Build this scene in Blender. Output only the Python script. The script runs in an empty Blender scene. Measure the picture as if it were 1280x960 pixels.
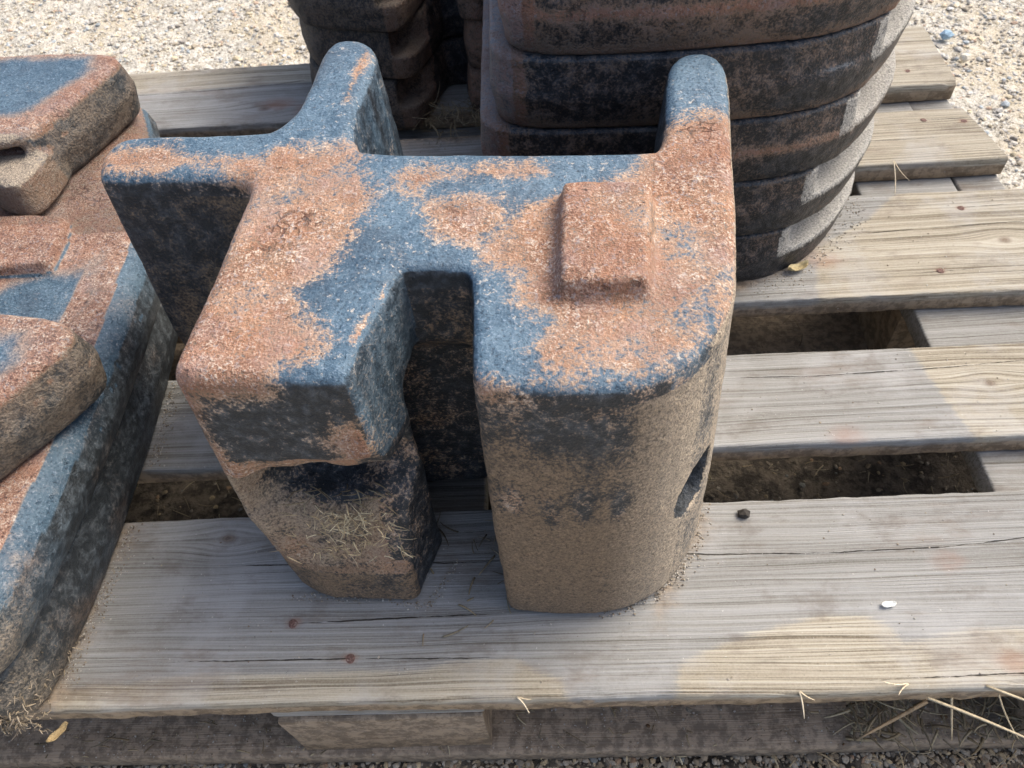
import bpy, math, random
import numpy as np
from mathutils import Matrix, Vector
R_ = math.radians
rng = np.random.default_rng(7); random.seed(7)
SC = bpy.context.scene
COL = SC.collection

# ------------------------------------------------------------------ camera
cam_d = bpy.data.cameras.new('camera'); cam = bpy.data.objects.new('camera', cam_d); COL.objects.link(cam)
cam_d.sensor_width = 36; cam_d.lens = 27.21; cam_d.clip_start = .02; cam_d.clip_end = 100
M = Matrix.Rotation(0.07290, 4, 'Z') @ Matrix.Rotation(math.pi/2-0.9019, 4, 'X') @ Matrix.Rotation(-0.09920, 4, 'Z')
cam.matrix_world = Matrix.Translation((-0.47594, -0.14244, 0.50477)) @ M
cam_d.dof.use_dof = True; cam_d.dof.focus_distance = .46; cam_d.dof.aperture_fstop = 22
SC.camera = cam

# ------------------------------------------------------------------ light
SUN_EL, SUN_AZ = R_(52), R_(62)          # azimuth measured from +Y (away from the camera) towards +X (right)
W = bpy.data.worlds.new('World'); SC.world = W; W.use_nodes = True
wn = W.node_tree.nodes; wl = W.node_tree.links
sky = wn.new('ShaderNodeTexSky'); sky.sky_type = 'NISHITA'; sky.sun_disc = False
sky.sun_elevation = SUN_EL; sky.sun_rotation = SUN_AZ; sky.dust_density = 5.0; sky.air_density = .8; sky.ozone_density = .8
bg = wn['Background']; bg.inputs['Strength'].default_value = .15
wl.new(sky.outputs[0], bg.inputs['Color'])
sd = bpy.data.lights.new('sun', 'SUN'); sd.energy = 1.2; sd.angle = R_(34); sd.color = (1, .95, .84)
sun = bpy.data.objects.new('sun', sd); COL.objects.link(sun)
sv = Vector((math.cos(SUN_EL)*math.sin(SUN_AZ), math.cos(SUN_EL)*math.cos(SUN_AZ), math.sin(SUN_EL)))
sun.rotation_euler = sv.to_track_quat('Z', 'Y').to_euler(); sun.location = sv*5
vs = SC.view_settings; vs.view_transform = 'Standard'; vs.look = 'None'; vs.gamma = 1; vs.exposure = 0.98; vs.use_curve_mapping = False
SC.cycles.max_bounces = 5; SC.cycles.diffuse_bounces = 3; SC.cycles.use_denoising = True

# ------------------------------------------------------------------ numpy helpers
def vhash(i, j, k, s):
    h = (i.astype(np.int64)*374761393 + j.astype(np.int64)*668265263 + k.astype(np.int64)*2147483647 + s*1274126177) & 0xffffffff
    h = ((h ^ (h >> 13))*1274126177) & 0xffffffff
    return ((h ^ (h >> 16)) & 0xffffff)/float(0xffffff)
def vnoise(P, s=0):
    I = np.floor(P); Fr = P-I; Fr = Fr*Fr*(3-2*Fr); I = I.astype(np.int64); r = 0
    for a in (0, 1):
        for b in (0, 1):
            for c in (0, 1):
                w = (Fr[:, 0] if a else 1-Fr[:, 0])*(Fr[:, 1] if b else 1-Fr[:, 1])*(Fr[:, 2] if c else 1-Fr[:, 2])
                r = r + w*vhash(I[:, 0]+a, I[:, 1]+b, I[:, 2]+c, s)
    return r*2-1
def fbm(P, scale, octs=3, s=0):
    r = 0; a = 1; t = 0
    for o in range(octs):
        r = r + a*vnoise(P*scale*(2**o)+17.3*o, s+o); t += a; a *= .5
    return r/t
def chaikin(p, n=2):
    p = np.array(p, float)
    for _ in range(n):
        q = np.roll(p, -1, 0); p = np.stack([.75*p+.25*q, .25*p+.75*q], 1).reshape(-1, 2)
    return p
def psdf(p, X, Y):
    p = np.array(p, float); d = np.full(X.shape, 1e9); sgn = np.zeros(X.shape, bool)
    for a, b in zip(p, np.roll(p, -1, 0)):
        ex, ey = b-a; wx = X-a[0]; wy = Y-a[1]
        t = np.clip((wx*ex+wy*ey)/(ex*ex+ey*ey+1e-18), 0, 1)
        d = np.minimum(d, (wx-ex*t)**2+(wy-ey*t)**2)
        c = ((a[1] <= Y) != (b[1] <= Y))
        xi = a[0]+(Y-a[1])*ex/(ey if abs(ey) > 1e-12 else 1e-12)
        sgn ^= c & (X < xi)
    return np.where(sgn, -1, 1)*np.sqrt(d)
def smin(a, b, k): h = np.clip(.5+.5*(b-a)/k, 0, 1); return b*(1-h)+a*h-k*h*(1-h)
def smax(a, b, k): return -smin(-a, -b, k)
def ext(d2, Z, z0, z1, r):
    w1 = d2+r; w2 = np.abs(Z-(z0+z1)/2)-(z1-z0)/2+r
    return np.minimum(np.maximum(w1, w2), 0)+np.hypot(np.maximum(w1, 0), np.maximum(w2, 0))-r
class Grid:
    def __init__(s, lo, hi, h):
        s.lo = np.array(lo, float); s.h = h
        n = [int(math.ceil((b-a)/h))+1 for a, b in zip(lo, hi)]
        s.x, s.y, s.z = [np.float32(lo[i]+h*np.arange(n[i])) for i in range(3)]
        s.X2, s.Y2 = np.meshgrid(s.x, s.y, indexing='ij')
        s.Z = s.z[None, None, :]; s.X = s.x[:, None, None]; s.Y = s.y[None, :, None]
    def p(s, poly, sm=2): return psdf(chaikin(poly, sm) if sm else poly, s.X2, s.Y2).astype(np.float32)[:, :, None]
def nets(F, g):
    S = F < 0
    c = np.zeros(tuple(n-1 for n in F.shape), np.int8); sl = lambda a, n: slice(a, n-1+a)
    for a in (0, 1):
        for b in (0, 1):
            for d in (0, 1): c += S[sl(a, F.shape[0]), sl(b, F.shape[1]), sl(d, F.shape[2])]
    I, J, K = np.nonzero((c > 0) & (c < 8)); n = len(I)
    idx = np.full(c.shape, -1, np.int32); idx[I, J, K] = np.arange(n)
    pos = np.zeros((n, 3)); cnt = np.zeros(n)
    cor = [(a, b, d) for a in (0, 1) for b in (0, 1) for d in (0, 1)]
    for u in cor:
        for ax in range(3):
            if u[ax]: continue
            v = list(u); v[ax] = 1
            fa = F[I+u[0], J+u[1], K+u[2]]; fb = F[I+v[0], J+v[1], K+v[2]]
            m = (fa < 0) != (fb < 0); t = np.where(m, fa/np.where(m, fa-fb, 1), 0)
            q = np.tile(np.array(u, float), (n, 1)); q[:, ax] += t
            pos += q*m[:, None]; cnt += m
    V = (pos/cnt[:, None]+np.stack([I, J, K], 1))*g.h+g.lo
    Q = []
    for ax in range(3):
        a1, a2 = [(1, 2), (2, 0), (0, 1)][ax]
        s0 = [slice(None)]*3; s1 = [slice(None)]*3; s0[ax] = slice(0, -1); s1[ax] = slice(1, None)
        A = S[tuple(s0)]; B = S[tuple(s1)]
        E = list(np.nonzero(A != B)); ok = (E[a1] > 0) & (E[a2] > 0) & (E[a1] < F.shape[a1]-1) & (E[a2] < F.shape[a2]-1)
        E = [e[ok] for e in E]; fl = A[E[0], E[1], E[2]]
        def cell(d1, d2):
            T = [e.copy() for e in E]; T[a1] -= d1; T[a2] -= d2; return idx[T[0], T[1], T[2]]
        q = np.stack([cell(1, 1), cell(0, 1), cell(0, 0), cell(1, 0)], 1)
        q[~fl] = q[~fl][:, ::-1]; Q.append(q)
    return V, np.concatenate(Q)
def vnormals(V, Q):
    fn = np.cross(V[Q[:, 2]]-V[Q[:, 0]], V[Q[:, 3]]-V[Q[:, 1]]); N = np.zeros_like(V)
    for i in range(Q.shape[1]):
        for k in range(3): N[:, k] += np.bincount(Q[:, i], fn[:, k], len(V))
    return N/(np.linalg.norm(N, axis=1, keepdims=True)+1e-12)

def mesh_np(name, V, Q, attrs=None, smooth=True, normals=None):
    V = np.asarray(V, np.float32); Q = np.asarray(Q, np.int32); k = Q.shape[1]
    me = bpy.data.meshes.new(name); me.vertices.add(len(V)); me.vertices.foreach_set('co', V.ravel())
    me.loops.add(Q.size); me.loops.foreach_set('vertex_index', Q.ravel())
    me.polygons.add(len(Q)); me.polygons.foreach_set('loop_start', np.arange(0, Q.size, k, dtype=np.int32))
    me.polygons.foreach_set('use_smooth', np.full(len(Q), smooth))
    me.update(calc_edges=True)
    for n, a in (attrs or {}).items():
        a = np.asarray(a, np.float32)
        if a.ndim == 1:
            at = me.attributes.new(n, 'FLOAT', 'POINT'); at.data.foreach_set('value', a)
        else:
            at = me.attributes.new(n, 'FLOAT_COLOR', 'POINT')
            at.data.foreach_set('color', np.concatenate([a, np.ones((len(a), 1), np.float32)], 1).ravel())
    if normals is not None: me.normals_split_custom_set_from_vertices(np.asarray(normals, float).tolist())
    return me
def link(name, me, mat, parent=None):
    o = bpy.data.objects.new(name, me); COL.objects.link(o)
    if mat and not me.materials: me.materials.append(mat)
    if parent: o.parent = parent
    return o
def tag(o, label=None, cat=None, group=None, kind=None):
    for k, v in (('label', label), ('category', cat), ('group', group), ('kind', kind)):
        if v: o[k] = v
    return o
def empty(name, loc=(0, 0, 0)):
    o = bpy.data.objects.new(name, None); COL.objects.link(o); o.location = loc; o.empty_display_size = .02; return o

# ------------------------------------------------------------------ node helpers
class NT:
    def __init__(s, name):
        s.m = bpy.data.materials.new(name); s.m.use_nodes = True; s.t = s.m.node_tree
        s.b = s.t.nodes['Principled BSDF']; s.o = s.N('ShaderNodeTexCoord').outputs['Object']
    def N(s, ty): return s.t.nodes.new(ty)
    def put(s, sock, v):
        if isinstance(v, bpy.types.NodeSocket): s.t.links.new(v, sock)
        elif isinstance(v, (tuple, list)) and len(v) == 3 and sock.type == 'RGBA': sock.default_value = (*v, 1)
        else: sock.default_value = v
    def math(s, op, a, b=0., c=None, clamp=False):
        n = s.N('ShaderNodeMath'); n.operation = op; n.use_clamp = clamp; s.put(n.inputs[0], a); s.put(n.inputs[1], b)
        if c is not None: s.put(n.inputs[2], c)
        return n.outputs[0]
    def add(s, *a):
        r = a[0]
        for x in a[1:]: r = s.math('ADD', r, x)
        return r
    def mul(s, a, b): return s.math('MULTIPLY', a, b)
    def noise(s, scale, detail=4, rough=.6, vec=None, dist=0., stretch=None, off=None):
        n = s.N('ShaderNodeTexNoise'); v = vec or s.o
        if stretch or off:
            m = s.N('ShaderNodeMapping'); s.put(m.inputs['Vector'], v)
            if stretch: m.inputs['Scale'].default_value = stretch
            if off: m.inputs['Location'].default_value = off
            v = m.outputs[0]
        s.put(n.inputs['Vector'], v); n.inputs['Scale'].default_value = scale; n.inputs['Detail'].default_value = detail
        n.inputs['Roughness'].default_value = rough; n.inputs['Distortion'].default_value = dist
        return n.outputs['Fac']
    def step(s, v, lo, hi):
        n = s.N('ShaderNodeMapRange'); n.interpolation_type = 'SMOOTHSTEP'; s.put(n.inputs['Value'], v)
        n.inputs['From Min'].default_value = lo; n.inputs['From Max'].default_value = hi; return n.outputs[0]
    def ramp(s, v, stops):
        n = s.N('ShaderNodeValToRGB'); s.put(n.inputs[0], v); e = n.color_ramp.elements
        while len(e) < len(stops): e.new(.5)
        for el, (p, c) in zip(e, stops): el.position = p; el.color = (*c, 1)
        return n.outputs[0]
    def mix(s, f, a, b, mode='MIX'):
        n = s.N('ShaderNodeMix'); n.data_type = 'RGBA'; n.blend_type = mode
        s.put(n.inputs[0], f); s.put(n.inputs[6], a); s.put(n.inputs[7], b); return n.outputs[2]
    def attr(s, name, out='Fac'):
        n = s.N('ShaderNodeAttribute'); n.attribute_name = name; return n.outputs[out]
    def bump(s, h, dist, strength=1., prev=None):
        n = s.N('ShaderNodeBump'); n.inputs['Distance'].default_value = dist; n.inputs['Strength'].default_value = strength
        s.put(n.inputs['Height'], h)
        if prev: s.put(n.inputs['Normal'], prev)
        return n.outputs[0]
    def fin(s, col, rough=.8, nrm=None, spec=.3):
        s.put(s.b.inputs['Base Color'], col); s.put(s.b.inputs['Roughness'], rough); s.put(s.b.inputs['Specular IOR Level'], spec)
        if nrm: s.put(s.b.inputs['Normal'], nrm)
        return s.m

def iron(name, blue=(.042, .086, .130), blue2=(.12, .188, .242), dark=(.020, .024, .028), chips=1., rustpal=0, edge=.1, gran=1., smudge=0., seed=0.,
         dustc=(.20, .145, .095), pale=(.42, .36, .28)):
    t = NT(name); off = (seed, seed*1.7, 0)
    nb = t.noise(22, 6, .62, off=off); nm = t.noise(130, 5, .7, off=off); nf = t.noise(520, 3, .7, off=off); nx = t.noise(1100, 2, .6, off=off)
    ns = t.noise(9, 4, .6, off=(seed+3, 1, 0))
    # paint
    pb = t.mix(t.step(t.add(nm, t.mul(ns, .8)), .6, 1.15), blue, blue2)
    pb = t.mix(t.mul(t.step(nf, .55, .7), .7), pb, (.22, .29, .37)); pb = t.mix(t.mul(t.step(nf, .44, .36), .6), pb, (.02, .03, .045))
    pb = t.mix(t.mul(t.step(t.noise(16, 6, .7, off=(seed+6, 2, 2)), .50, .66), .5), pb, (.035, .05, .07))
    dk = t.mix(t.step(nm, .42, .7), dark, tuple(3.0*c+.012 for c in dark))
    blue_mix = t.step(t.add(t.attr('blue_mix'), t.mul(t.add(nb, -.5), .6), t.mul(t.add(nm, -.5), .6)), .12, .88)  # blends blue over dark from a per-vertex mask
    paint = t.mix(blue_mix, dk, pb)
    chip = t.step(t.add(t.noise(240, 4, .75, off=(seed+9, 2, 5)), t.mul(nb, .35)), .77, .85)
    paint = t.mix(t.mul(chip, t.mul(blue_mix, .75*chips)), paint, (.52, .47, .40))
    # rust
    if rustpal == 0:
        st = [(.36, (.05, .03, .024)), (.44, (.18, .085, .052)), (.505, (.32, .175, .11)), (.56, (.43, .295, .205)), (.65, (.70, .63, .53))]
    else:
        st = [(.2, (.06, .03, .022)), (.42, (.20, .085, .05)), (.55, (.30, .16, .11)), (.75, (.42, .30, .23))]
    rc = t.ramp(t.add(t.mul(nf, .42), t.mul(nm, .42), t.mul(nx, .31), -.07), st)
    hue = t.step(t.noise(35, 4, .6, off=(seed+2, 7, 1)), .38, .66)
    rc = t.mix(t.mul(hue, .34), rc, (.50, .24, .12), 'MIX')
    isl = t.step(t.noise(300, 4, .75, off=(seed+1, 4, 8)), .56, .62); rc = t.mix(t.mul(isl, .55), rc, (.30, .32, .34))
    rc = t.mix(t.mul(t.step(t.noise(28, 5, .6, off=(seed+5, 3, 1)), .5, .7), .5), rc, (.36, .255, .225))
    rc = t.mix(t.mul(t.step(nf, .42, .34), .9), rc, (.06, .034, .026))
    raw = t.add(t.attr('rust'), t.mul(t.add(nb, -.5), 2.5), t.mul(t.add(nm, -.5), 2.2*gran), t.mul(t.add(nf, -.5), 2.2*gran))
    rm = t.step(raw, -edge*2.2, edge*2.2)
    pv = t.N('ShaderNodeTexVoronoi'); pv.feature = 'DISTANCE_TO_EDGE'; t.put(pv.inputs['Vector'], t.o); pv.inputs['Scale'].default_value = 120
    flk = t.mul(t.mul(t.math('SUBTRACT', 1., t.step(t.add(pv.outputs['Distance'], t.mul(t.add(nm, -.5), .9)), -.02, .05)), t.step(t.noise(17, 3, .5, off=(seed+4, 8, 3)), .58, .66)), rm)
    big = t.step(t.noise(13, 4, .6, off=(seed+8, 5, 2)), .36, .64)
    rc = t.mix(t.mul(big, .35), rc, (.22, .105, .075)); rc = t.mix(t.mul(t.step(raw, .6, .05), .45), rc, (.46, .33, .20))
    rc = t.mix(t.mul(flk, .5), rc, (.06, .022, .018))
    pit = t.step(t.noise(170, 3, .6, off=(seed+7, 1, 9)), .66, .72); rc = t.mix(t.mul(pit, .6), rc, (.09, .05, .04))
    if smudge: rm = t.mul(rm, smudge)
    col = t.mix(rm, paint, rc)
    # settled dust, brown to pale; pale also carries painted sunlight
    gr = t.ramp(t.add(t.mul(nf, .6), t.mul(nx, .4)), [(.36, (.42, .42, .42)), (.5, (1., 1., 1.)), (.64, (1.5, 1.47, 1.38))])
    dc = t.mix(1., t.mix(t.attr('pale'), dustc, pale), gr, 'MULTIPLY')
    dm = t.step(t.add(t.attr('dust'), t.mul(t.add(nb, -.5), 1.6), t.mul(t.add(nm, -.5), 1.7*(.5+.5*gran)), t.mul(t.add(nf, -.5), 1.8*(.5+.5*gran))), -.30, .85)
    col = t.mix(t.mul(dm, .92), col, dc)
    h = t.add(t.mul(rm, t.mul(nf, .6)), t.mul(nf, .3), t.mul(nm, .6), t.mul(rm, -.35), t.mul(flk, -.6), t.mul(pit, -.5), t.mul(dm, t.mul(nx, .45)))
    nrm = t.bump(h, .0022, .95)
    rough = t.math('SUBTRACT', .86, t.mul(t.mul(t.math('SUBTRACT', 1., rm), t.math('SUBTRACT', 1., dm)), .42))
    return t.fin(col, rough, nrm, .35)

def wood(name):
    t = NT(name)
    rnd = t.N('ShaderNodeObjectInfo').outputs['Random']
    cb = t.N('ShaderNodeCombineXYZ'); t.put(cb.inputs[2], t.mul(rnd, 7.)); t.put(cb.inputs[0], t.mul(rnd, 3.))
    va = t.N('ShaderNodeVectorMath'); va.operation = 'ADD'; t.put(va.inputs[0], t.o); t.put(va.inputs[1], cb.outputs[0]); v = va.outputs[0]
    # warp
    warp = t.noise(5, 3, .5, vec=v, stretch=(.5, 3, 1))
    sep = t.N('ShaderNodeSeparateXYZ'); t.put(sep.inputs[0], v)
    yy = t.add(sep.outputs[1], t.mul(warp, .02), t.attr('gy'))
    c2 = t.N('ShaderNodeCombineXYZ'); t.put(c2.inputs[0], sep.outputs[0]); t.put(c2.inputs[1], yy); t.put(c2.inputs[2], sep.outputs[2]); w = c2.outputs[0]
    g1 = t.noise(1, 3, .55, vec=w, stretch=(1.6, 420, 190)); g2 = t.noise(1, 3, .6, vec=w, stretch=(7, 1300, 700)); g3 = t.noise(1, 4, .6, vec=w, stretch=(1.6, 26, 20))
    spk0 = t.noise(700, 2, .6, vec=v)
    gg = t.add(t.mul(g1, .45), t.mul(g2, .45), t.mul(spk0, .10))
    blot = t.noise(14, 5, .65, vec=v); blot2 = t.noise(45, 5, .7, vec=v, stretch=(.5, 1, 1))
    grey = t.ramp(t.add(gg, t.mul(t.add(g3, -.5), .25)), [(.36, (.125, .118, .10)), (.44, (.215, .21, .19)), (.51, (.27, .268, .25)), (.62, (.335, .334, .318))])
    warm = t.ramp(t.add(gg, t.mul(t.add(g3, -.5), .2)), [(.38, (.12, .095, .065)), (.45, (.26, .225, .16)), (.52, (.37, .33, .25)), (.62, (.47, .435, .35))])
    wm = t.step(t.add(t.attr('warm'), t.mul(t.add(blot, -.5), .9), t.mul(t.add(gg, -.5), 1.1)), -.14, .14)  # sunlit areas painted warm against the shaded grey
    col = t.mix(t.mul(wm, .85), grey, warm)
    col = t.mix(t.mul(t.step(blot, .48, .66), .35), col, (.40, .40, .39))
    col = t.mix(t.mul(t.step(blot2, .52, .70), .45), col, (.13, .105, .085)); col = t.mix(t.mul(t.step(t.noise(26, 6, .7, vec=v, stretch=(.35, 1, 1)), .54, .70), .40), col, (.17, .125, .09))
    col = t.mix(t.mul(t.step(t.add(t.attr('stain'), t.mul(t.add(blot2, -.5), 1.2)), .45, 1.3), .45), col, (.27, .12, .07))
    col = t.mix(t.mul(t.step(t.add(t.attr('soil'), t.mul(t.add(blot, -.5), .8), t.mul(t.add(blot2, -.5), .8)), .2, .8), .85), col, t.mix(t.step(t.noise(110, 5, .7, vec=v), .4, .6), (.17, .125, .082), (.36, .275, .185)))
    kn = t.attr('knot'); col = t.mix(t.mul(t.step(kn, .05, .9), .75), col, t.mix(t.step(t.math('SINE', t.mul(kn, 26.)), -.5, .8), (.15, .10, .065), (.085, .055, .04)))
    cwn = t.mul(t.attr('cwid'), t.step(t.noise(30, 4, .7, vec=v), .36, .62)); wav = t.mul(t.add(t.noise(90, 4, .6, vec=v), -.5), .16)
    cd = t.math('ABSOLUTE', t.add(t.attr('crack'), wav)); crk = t.math('SUBTRACT', 1., t.step(t.math('DIVIDE', cd, t.add(t.mul(cwn, .055), .0005)), .5, 1.3))
    crk = t.mul(crk, t.step(cwn, .02, .2)); col = t.mix(t.mul(crk, .9), col, (.03, .024, .018))
    spk = t.noise(330, 3, .7, vec=v)
    col = t.mix(t.mul(t.step(spk, .68, .75), .6), col, (.6, .58, .53)); col = t.mix(t.mul(t.step(spk, .32, .26), .6), col, (.07, .06, .05))
    h = t.add(gg, t.mul(g3, .5), t.mul(spk, .12), t.mul(crk, -2.))
    return t.fin(col, .88, t.bump(h, .0022, .8), .2)

def simple(name, c1, c2, scale=60, rough=.9, bump=.0006, stretch=None):
    t = NT(name); n = t.noise(scale, 5, .65, stretch=stretch)
    return t.fin(t.mix(t.step(n, .35, .65), c1, c2), rough, t.bump(n, bump), .2)
def vcol_mat(name, rough=.9, bump=.0008):
    t = NT(name); n = t.noise(420, 4, .7)
    c = t.mix(1., t.attr('tint', 'Color'), t.ramp(n, [(.3, (.62, .6, .58)), (.5, (1, 1, 1)), (.72, (1.25, 1.24, 1.2))]), 'MULTIPLY')
    return t.fin(c, rough, t.bump(n, bump), .2)

M_MAIN = iron('blue and dark paint over pitted rust', edge=.17, gran=.85)
M_LEFT = iron('smudged blue paint and pink rust', blue=(.038, .078, .118), blue2=(.095, .15, .195), rustpal=0, chips=.3, edge=.35, gran=.45, smudge=.85, seed=4., dark=(.03, .035, .038), dustc=(.13, .11, .085))
M_BACK = iron('dark weathered paint with brown grime', dark=(.011, .013, .016), rustpal=1, chips=.2, edge=.4, smudge=.7, seed=9., dustc=(.085, .068, .05), pale=(.36, .35, .32))
M_WOOD = wood('weathered grey softwood')
M_NAIL = simple('rusty nail', (.09, .05, .04), (.20, .125, .105), 900, .8)
M_STONE = vcol_mat('gravel stones'); M_STRAW = vcol_mat('dry straw', .7, .0002)

# ------------------------------------------------------------------ ground
GZ = -.146
def ground():
    def ax(lo, hi, st, far, nfar):
        core = np.arange(lo, hi, st); s = np.cumsum(st*1.35**np.arange(1, nfar)); return np.concatenate([(lo-s)[::-1], core, hi+s])
    x = ax(-2.3, 1.2, .008, 6, 22); y = ax(-.45, 2.4, .008, 6, 22)
    X, Y = np.meshgrid(x, y, indexing='ij'); P = np.stack([X.ravel(), Y.ravel(), 0*X.ravel()], 1)
    near = (np.abs(P[:, 0]+.5) < 3) & (np.abs(P[:, 1]-1) < 2.5)
    z = fbm(P, 9, 3, 3)*.005+fbm(P, 60, 3, 8)*.0035*near
    pal = psdf([(-1.25, .09), (.02, .09), (.02, .81), (-1.25, .81)], P[:, 0], P[:, 1])
    P[:, 2] = GZ-.004+z+np.clip(-pal/.03, 0, 1)*(.012+np.clip(fbm(P, 14, 3, 5), 0, 1)*.03)
    i, j = np.meshgrid(np.arange(len(x)-1), np.arange(len(y)-1), indexing='ij'); n = len(y)
    Q = np.stack([i*n+j, (i+1)*n+j, (i+1)*n+j+1, i*n+j+1], -1).reshape(-1, 4)
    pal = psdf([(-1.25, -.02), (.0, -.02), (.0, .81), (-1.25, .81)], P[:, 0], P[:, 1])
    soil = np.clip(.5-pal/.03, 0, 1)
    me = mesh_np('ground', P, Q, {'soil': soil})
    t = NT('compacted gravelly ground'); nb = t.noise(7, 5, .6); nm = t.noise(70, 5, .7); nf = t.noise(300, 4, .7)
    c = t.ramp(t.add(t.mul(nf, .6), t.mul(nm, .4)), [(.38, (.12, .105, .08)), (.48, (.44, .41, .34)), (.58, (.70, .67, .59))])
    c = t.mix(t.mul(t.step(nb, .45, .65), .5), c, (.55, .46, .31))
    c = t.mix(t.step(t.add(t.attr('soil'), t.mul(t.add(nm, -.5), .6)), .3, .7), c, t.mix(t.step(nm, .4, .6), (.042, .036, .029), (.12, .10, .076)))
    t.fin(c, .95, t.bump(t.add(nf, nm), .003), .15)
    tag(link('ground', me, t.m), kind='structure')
ground()

ICO_V = None
def ico():
    f = (1+5**.5)/2
    v = np.array([(-1, f, 0), (1, f, 0), (-1, -f, 0), (1, -f, 0), (0, -1, f), (0, 1, f), (0, -1, -f), (0, 1, -f), (f, 0, -1), (f, 0, 1), (-f, 0, -1), (-f, 0, 1)], float)
    v /= np.linalg.norm(v[0])
    q = np.array([(0, 11, 5), (0, 5, 1), (0, 1, 7), (0, 7, 10), (0, 10, 11), (1, 5, 9), (5, 11, 4), (11, 10, 2), (10, 7, 6), (7, 1, 8), (3, 9, 4), (3, 4, 2), (3, 2, 6), (3, 6, 8), (3, 8, 9), (4, 9, 5), (2, 4, 11), (6, 2, 10), (8, 6, 7), (9, 8, 1)])
    return v, q
def pebbles(name, C, S, T, mat, flat=.55):
    """C centres, S sizes, T tints -> one mesh of irregular stones"""
    v, q = ico(); n = len(C)
    sc = S[:, None]*rng.uniform(.65, 1.35, (n, 3)); sc[:, 2] *= flat
    P = v[None]*rng.uniform(.75, 1.2, (n, 12, 1))*sc[:, None, :]
    a = rng.uniform(0, 6.28, n); ca, sa = np.cos(a)[:, None], np.sin(a)[:, None]
    P = np.stack([P[..., 0]*ca-P[..., 1]*sa, P[..., 0]*sa+P[..., 1]*ca, P[..., 2]], -1)+C[:, None, :]
    Q = (q[None]+12*np.arange(n)[:, None, None]).reshape(-1, 3)
    me = mesh_np(name, P.reshape(-1, 3), Q, {'tint': np.repeat(T, 12, 0)}, smooth=False)
    return link(name, me, mat)
def gravel():
    out = []; N = 150000
    x = rng.uniform(-2.1, .9, N); y = rng.uniform(-.35, 2.1, N)
    pal = (x > -1.22) & (x < -.005) & (y > 0.0) & (y < .80)
    keep = ~pal | (rng.random(N) < .25)
    keep &= (y > .75) | (x > -.15) | (y < .02) | pal
    x, y, pal = x[keep], y[keep], pal[keep]
    x = np.append(x, rng.uniform(-1.1, .2, 16000)); y = np.append(y, rng.uniform(-.075, .004, 16000)); pal = np.append(pal, np.zeros(16000, bool)); n = len(x)
    s = np.exp(rng.normal(-6.15, .42, n)); s = np.clip(s, .0012, .010); s[pal] *= .8; fr = y < .02; s[fr] = np.minimum(s[fr]*.7, .0032)
    C = np.stack([x, y, GZ-.004+fbm(np.stack([x, y, 0*x], 1), 9, 3, 3)*.005+s*.25+pal*(.012+rng.random(n)*.014)], 1)
    base = np.array([(.50, .47, .41), (.58, .56, .51), (.42, .37, .29), (.60, .52, .37), (.30, .28, .25), (.36, .40, .42), (.48, .36, .27)])
    T = base[rng.choice(7, n, p=[.28, .22, .18, .14, .08, .06, .04])]*rng.uniform(.75, 1.15, (n, 1))
    T[fr] *= np.array([.62, .56, .48])
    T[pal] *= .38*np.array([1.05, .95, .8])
    yel = np.clip(1-np.abs(y-.86)/.12, 0, 1)*(x < -.3)
    T = T*(1-.5*yel[:, None])+np.array([.66, .56, .36])*.5*yel[:, None]
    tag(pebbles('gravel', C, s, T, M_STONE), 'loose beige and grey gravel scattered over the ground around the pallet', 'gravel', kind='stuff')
gravel()
def stalks(name, specs, mat=M_STRAW, parent=None):
    """specs: (start, direction, length, half width, bend, tint) -> one mesh of thin bent stems"""
    V, Q, T = [], [], []; b = 0
    for p, d, L, w, bend, c in specs:
        p = np.array(p, float); d = np.array(d, float); d /= np.linalg.norm(d)+1e-9
        s = np.cross(d, (0, 0, 1)); s = s/(np.linalg.norm(s)+1e-9) if np.linalg.norm(s) > 1e-3 else np.array([1., 0, 0]); u = np.cross(s, d)
        n = 5
        for i in range(n+1):
            t = i/n; cpos = p+d*L*t+(s*bend[0]+u*bend[1])*L*t*t; ww = w*(1-.55*t*t)
            for a, bb in ((1, 0), (0, .5), (-1, 0), (0, -.5)): V.append(cpos+s*a*ww+u*bb*ww); T.append(c)
            if i: 
                for k in range(4): Q.append((b+4*(i-1)+k, b+4*(i-1)+(k+1) % 4, b+4*i+(k+1) % 4, b+4*i+k))
        Q.append((b+3, b+2, b+1, b)); e = b+4*n; Q.append((e, e+1, e+2, e+3)); b += 4*(n+1)
    return link(name, mesh_np(name, V, Q, {'tint': np.array(T)}), mat, parent)
STRAWC = [(.50, .40, .24), (.42, .33, .20), (.58, .50, .33), (.30, .23, .14), (.36, .30, .20)]
def shade(c, k): return tuple(q*k for q in c)
def litter(lo, hi, n, zf, L=(.006, .022), dark=1., w=(.0003, .0007)):
    sp = []
    for _ in range(n):
        x = random.uniform(lo[0], hi[0]); y = random.uniform(lo[1], hi[1]); a = random.uniform(0, 6.28)
        c = shade(random.choice(STRAWC), dark*random.uniform(.7, 1.2))
        sp.append(((x, y, zf(x, y)), (math.cos(a), math.sin(a), random.uniform(-.12, .25)), random.uniform(*L), random.uniform(*w), (random.uniform(-.4, .4), random.uniform(-.2, .2)), c))
    return sp

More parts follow.
